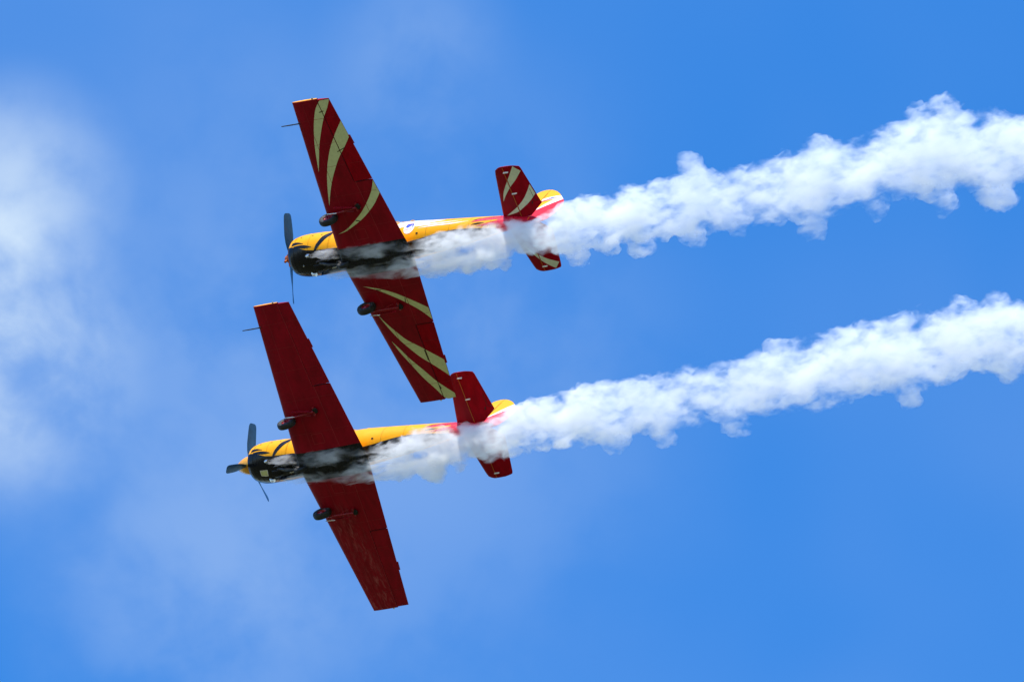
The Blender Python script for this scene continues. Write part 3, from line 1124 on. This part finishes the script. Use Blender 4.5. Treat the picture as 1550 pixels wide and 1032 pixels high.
def smoke_trail(label, root, table, jets, bumps, seed):
    rnd = random.Random(seed)
    balls = []

    def along(tab, step, f_in, f_out, n_out, start_small=False):
        tab = np.array(tab)
        seg = np.linalg.norm(np.diff(tab[:, :3], axis=0), axis=1)
        s = np.concatenate([[0], np.cumsum(seg)])
        d = 0.0
        while d < s[-1]:
            x, y, z, r = [float(np.interp(d, s, tab[:, i])) for i in range(4)]
            balls.append((x, y, z, r * f_in))
            for _ in range(n_out):
                a = rnd.uniform(0, 2 * math.pi)
                q = rnd.uniform(.45, .92) * r
                rr = rnd.uniform(.16, f_out) * r
                balls.append((x + rnd.uniform(-.5, .5) * step, y + q * math.cos(a), z + q * math.sin(a), rr))
            d += max(.05, step * r)
    far = list(table)
    for k in range(12):
        x, y, z, r = far[-1]
        far.append((x - 1.6, y + .05, z, r * (1.05 if k % 2 else .99)))
    along(far, .42, 1.18, .52, 6)
    for j in jets:
        along(j, .45, 1.25, .8, 3)
    for x, y, r in bumps:
        # puffs thrown out of the trail, on a neck that leads back to it
        yc = float(np.interp(-x, [-p[0] for p in far], [p[1] for p in far]))
        for k in range(5):
            f = k / 4
            balls.append((x + (1 - f) * .10 * rnd.uniform(-1, 1), y + (yc - y) * .45 * f, -.5 + rnd.uniform(-.15, .15), r * (2.1 + .4 * f) * rnd.uniform(.9, 1.15)))
    unit = bmesh.new()
    bmesh.ops.create_icosphere(unit, subdivisions=2, radius=1)
    unit.verts.index_update()
    uv = np.array([v.co[:] for v in unit.verts])
    uf = np.array([[v.index for v in f.verts] for f in unit.faces])
    unit.free()
    allv = np.concatenate([uv * (r * 1.15, r, r) + (x, y, z) for x, y, z, r in balls])
    allf = np.concatenate([uf + len(uv) * k for k in range(len(balls))])
    me = bpy.data.meshes.new('smoke_trail')
    me.from_pydata(allv.tolist(), [], allf.tolist())
    me.update()
    o = bpy.data.objects.new('smoke_trail', me)
    COL.objects.link(o)
    md = o.modifiers.new('r', 'REMESH')
    md.mode = 'VOXEL'
    md.voxel_size = .05
    sm = o.modifiers.new('s', 'SMOOTH')
    sm.factor = .5
    sm.iterations = 4
    dg = bpy.context.evaluated_depsgraph_get()
    dg.update()
    me2 = bpy.data.meshes.new_from_object(o.evaluated_get(dg))
    o.modifiers.clear()
    o.data = me2
    me2.name = 'smoke_trail'
    bpy.data.meshes.remove(me)
    # ragged billows on the skin
    normals = [v.normal.copy() for v in me2.vertices]
    coords = []
    for v, nv in zip(me2.vertices, normals):
        p = v.co
        q = Vector((p.x * .7, p.y, p.z))
        d = .13 * mnoise.fractal(q * 3.2, 1.0, 2.0, 3) + .05 * mnoise.noise(q * 9.0)
        if p.x > -2.6:
            d *= .45
        coords.extend(p + nv * d)
    me2.vertices.foreach_set('co', coords)
    me2.update()
    me2.materials.clear()
    me2.materials.append(smoke_material('display_smoke', 1.9, far, jets, bumps))
    for p in me2.polygons:
        p.use_smooth = True
    o.matrix_world = root.matrix_world.copy()
    o['label'] = label
    o['category'] = 'smoke'
    o['group'] = 'white smoke trails behind the airplanes'
    return o


T1 = [(-3.58, -.12, -.5, .47), (-4.19, -.18, -.5, .50), (-4.79, -.20, -.5, .48), (-5.41, -.20, -.5, .44), (-6.03, -.17, -.5, .42), (-6.64, -.10, -.5, .56), (-7.69, .06, -.5, .61), (-8.68, .04, -.5, .62), (-9.68, .07, -.5, .68), (-10.69, .12, -.5, .77), (-11.67, .11, -.5, .65), (-12.67, .13, -.5, .74), (-13.69, .23, -.5, .79), (-14.66, .23, -.5, .86), (-15.68, .33, -.5, .74), (-16.67, .38, -.5, .88), (-17.67, .48, -.5, .89), (-18.61, .42, -.5, .89), (-19.55, .37, -.5, .94), (-20.47, .27, -.5, .8)]
T2 = [(-3.79, -.12, -.5, .56), (-4.44, -.14, -.5, .50), (-5.05, -.20, -.5, .46), (-5.89, -.18, -.5, .48), (-6.75, -.04, -.5, .60), (-7.61, .08, -.5, .63), (-8.63, .07, -.5, .69), (-9.68, .12, -.5, .73), (-10.51, .15, -.5, .66), (-11.31, .12, -.5, .71), (-12.34, .15, -.5, .7), (-13.36, .18, -.5, .68), (-14.36, .15, -.5, .74), (-15.41, .27, -.5, .86), (-16.41, .27, -.5, .89), (-17.47, .43, -.5, .83), (-18.27, .44, -.5, .9), (-19.06, .44, -.5, .96), (-19.82, .36, -.5, .86), (-20.67, .54, -.5, .79), (-21.44, .47, -.5, .8), (-22.32, .23, -.5, .89)]
JA1 = [(.95, .27, -.55, .05), (.58, .3, -.64, .11), (.1, .33, -.76, .14), (-.47, .33, -.87, .18), (-1.08, .32, -.87, .19), (-1.68, .29, -.87, .21), (-2.21, .16, -.82, .23), (-2.72, .01, -.75, .28), (-3.37, -.02, -.63, .37)]
JA2 = [(1.0, .25, -.55, .05), (.61, .27, -.64, .11), (.12, .28, -.76, .14), (-.46, .27, -.87, .18), (-1.09, .26, -.87, .19), (-1.7, .22, -.87, .21), (-2.25, .09, -.82, .23), (-2.78, -.06, -.75, .28), (-3.45, -.09, -.63, .37)]
JB1 = [(1.01, -.3, -.58, .05), (.46, -.25, -.74, .11), (-.24, -.21, -.87, .14), (-.82, -.27, -.87, .19), (-1.42, -.3, -.87, .21), (-2.0, -.32, -.81, .25), (-2.55, -.37, -.74, .26), (-3.24, -.33, -.63, .35)]
JB2 = [(1.04, -.32, -.58, .05), (.47, -.28, -.74, .11), (-.24, -.26, -.87, .14), (-.84, -.33, -.87, .19), (-1.46, -.37, -.87, .21), (-2.05, -.39, -.81, .25), (-2.62, -.44, -.74, .26), (-3.33, -.4, -.63, .35)]
B1 = [(-11.05, 1.24, .16), (-10.23, -.92, .12), (-8.75, -.9, .14), (-7.82, -.82, .12), (-6.87, -.94, .12), (-13.88, -.99, .18), (-15.78, -.88, .14), (-14.9, 1.31, .14), (-18.64, 1.71, .21), (-17.7, -1.01, .16), (-19.25, -1.15, .19), (-17.84, 1.64, .16), (-12.94, -.65, .11), (-11.74, -.71, .12), (-2.55, -.64, .14), (-3.66, -.67, .14), (-4.48, -.63, .14)]
B2 = [(-13.34, -.91, .16), (-11.03, -.85, .14), (-9.64, -.73, .16), (-18.52, -.88, .14), (-21.85, 1.32, .19), (-20.82, 1.33, .21), (-20.15, -.31, .12), (-15.87, -.62, .14), (-3.93, -.71, .16), (-4.81, -.68, .12), (-15.25, 1.15, .14), (-7.95, -.61, .11), (-21.64, -.55, .16), (-17.74, -.42, .14)]
bpy.context.view_layer.update()
smoke_trail('ragged white smoke trail streaming from the airplane with cream flashes on its wings', upper, T1, [JA1, JB1], B1, 3)
smoke_trail('ragged white smoke trail streaming from the airplane with plain dark red wings', lower, T2, [JA2, JB2], B2, 8)


# ------------------------------------------------------------------ the airfield far below
def ground():
    m, t, b = new_mat('dry_grass')
    v = scaled(t, (1, 1, 1))
    n = noise_node(t, v, .02, 6, .6)
    n2 = noise_node(t, v, .6, 4, .6)
    c = mixc(t, map_range(t, n, .35, .65, 0, 1), (.085, .085, .040), (.13, .115, .06))
    c = mixc(t, map_range(t, n2, .3, .7, 0, .5), c, (.06, .075, .028))
    t.links.new(c, b.inputs['Base Color'])
    b.inputs['Roughness'].default_value = .95
    b.inputs['Specular IOR Level'].default_value = .1
    bm = bmesh.new()
    bmesh.ops.create_grid(bm, x_segments=40, y_segments=40, size=20000)
    o = link('ground', bm, m, None, False)
    o['kind'] = 'structure'


ground()
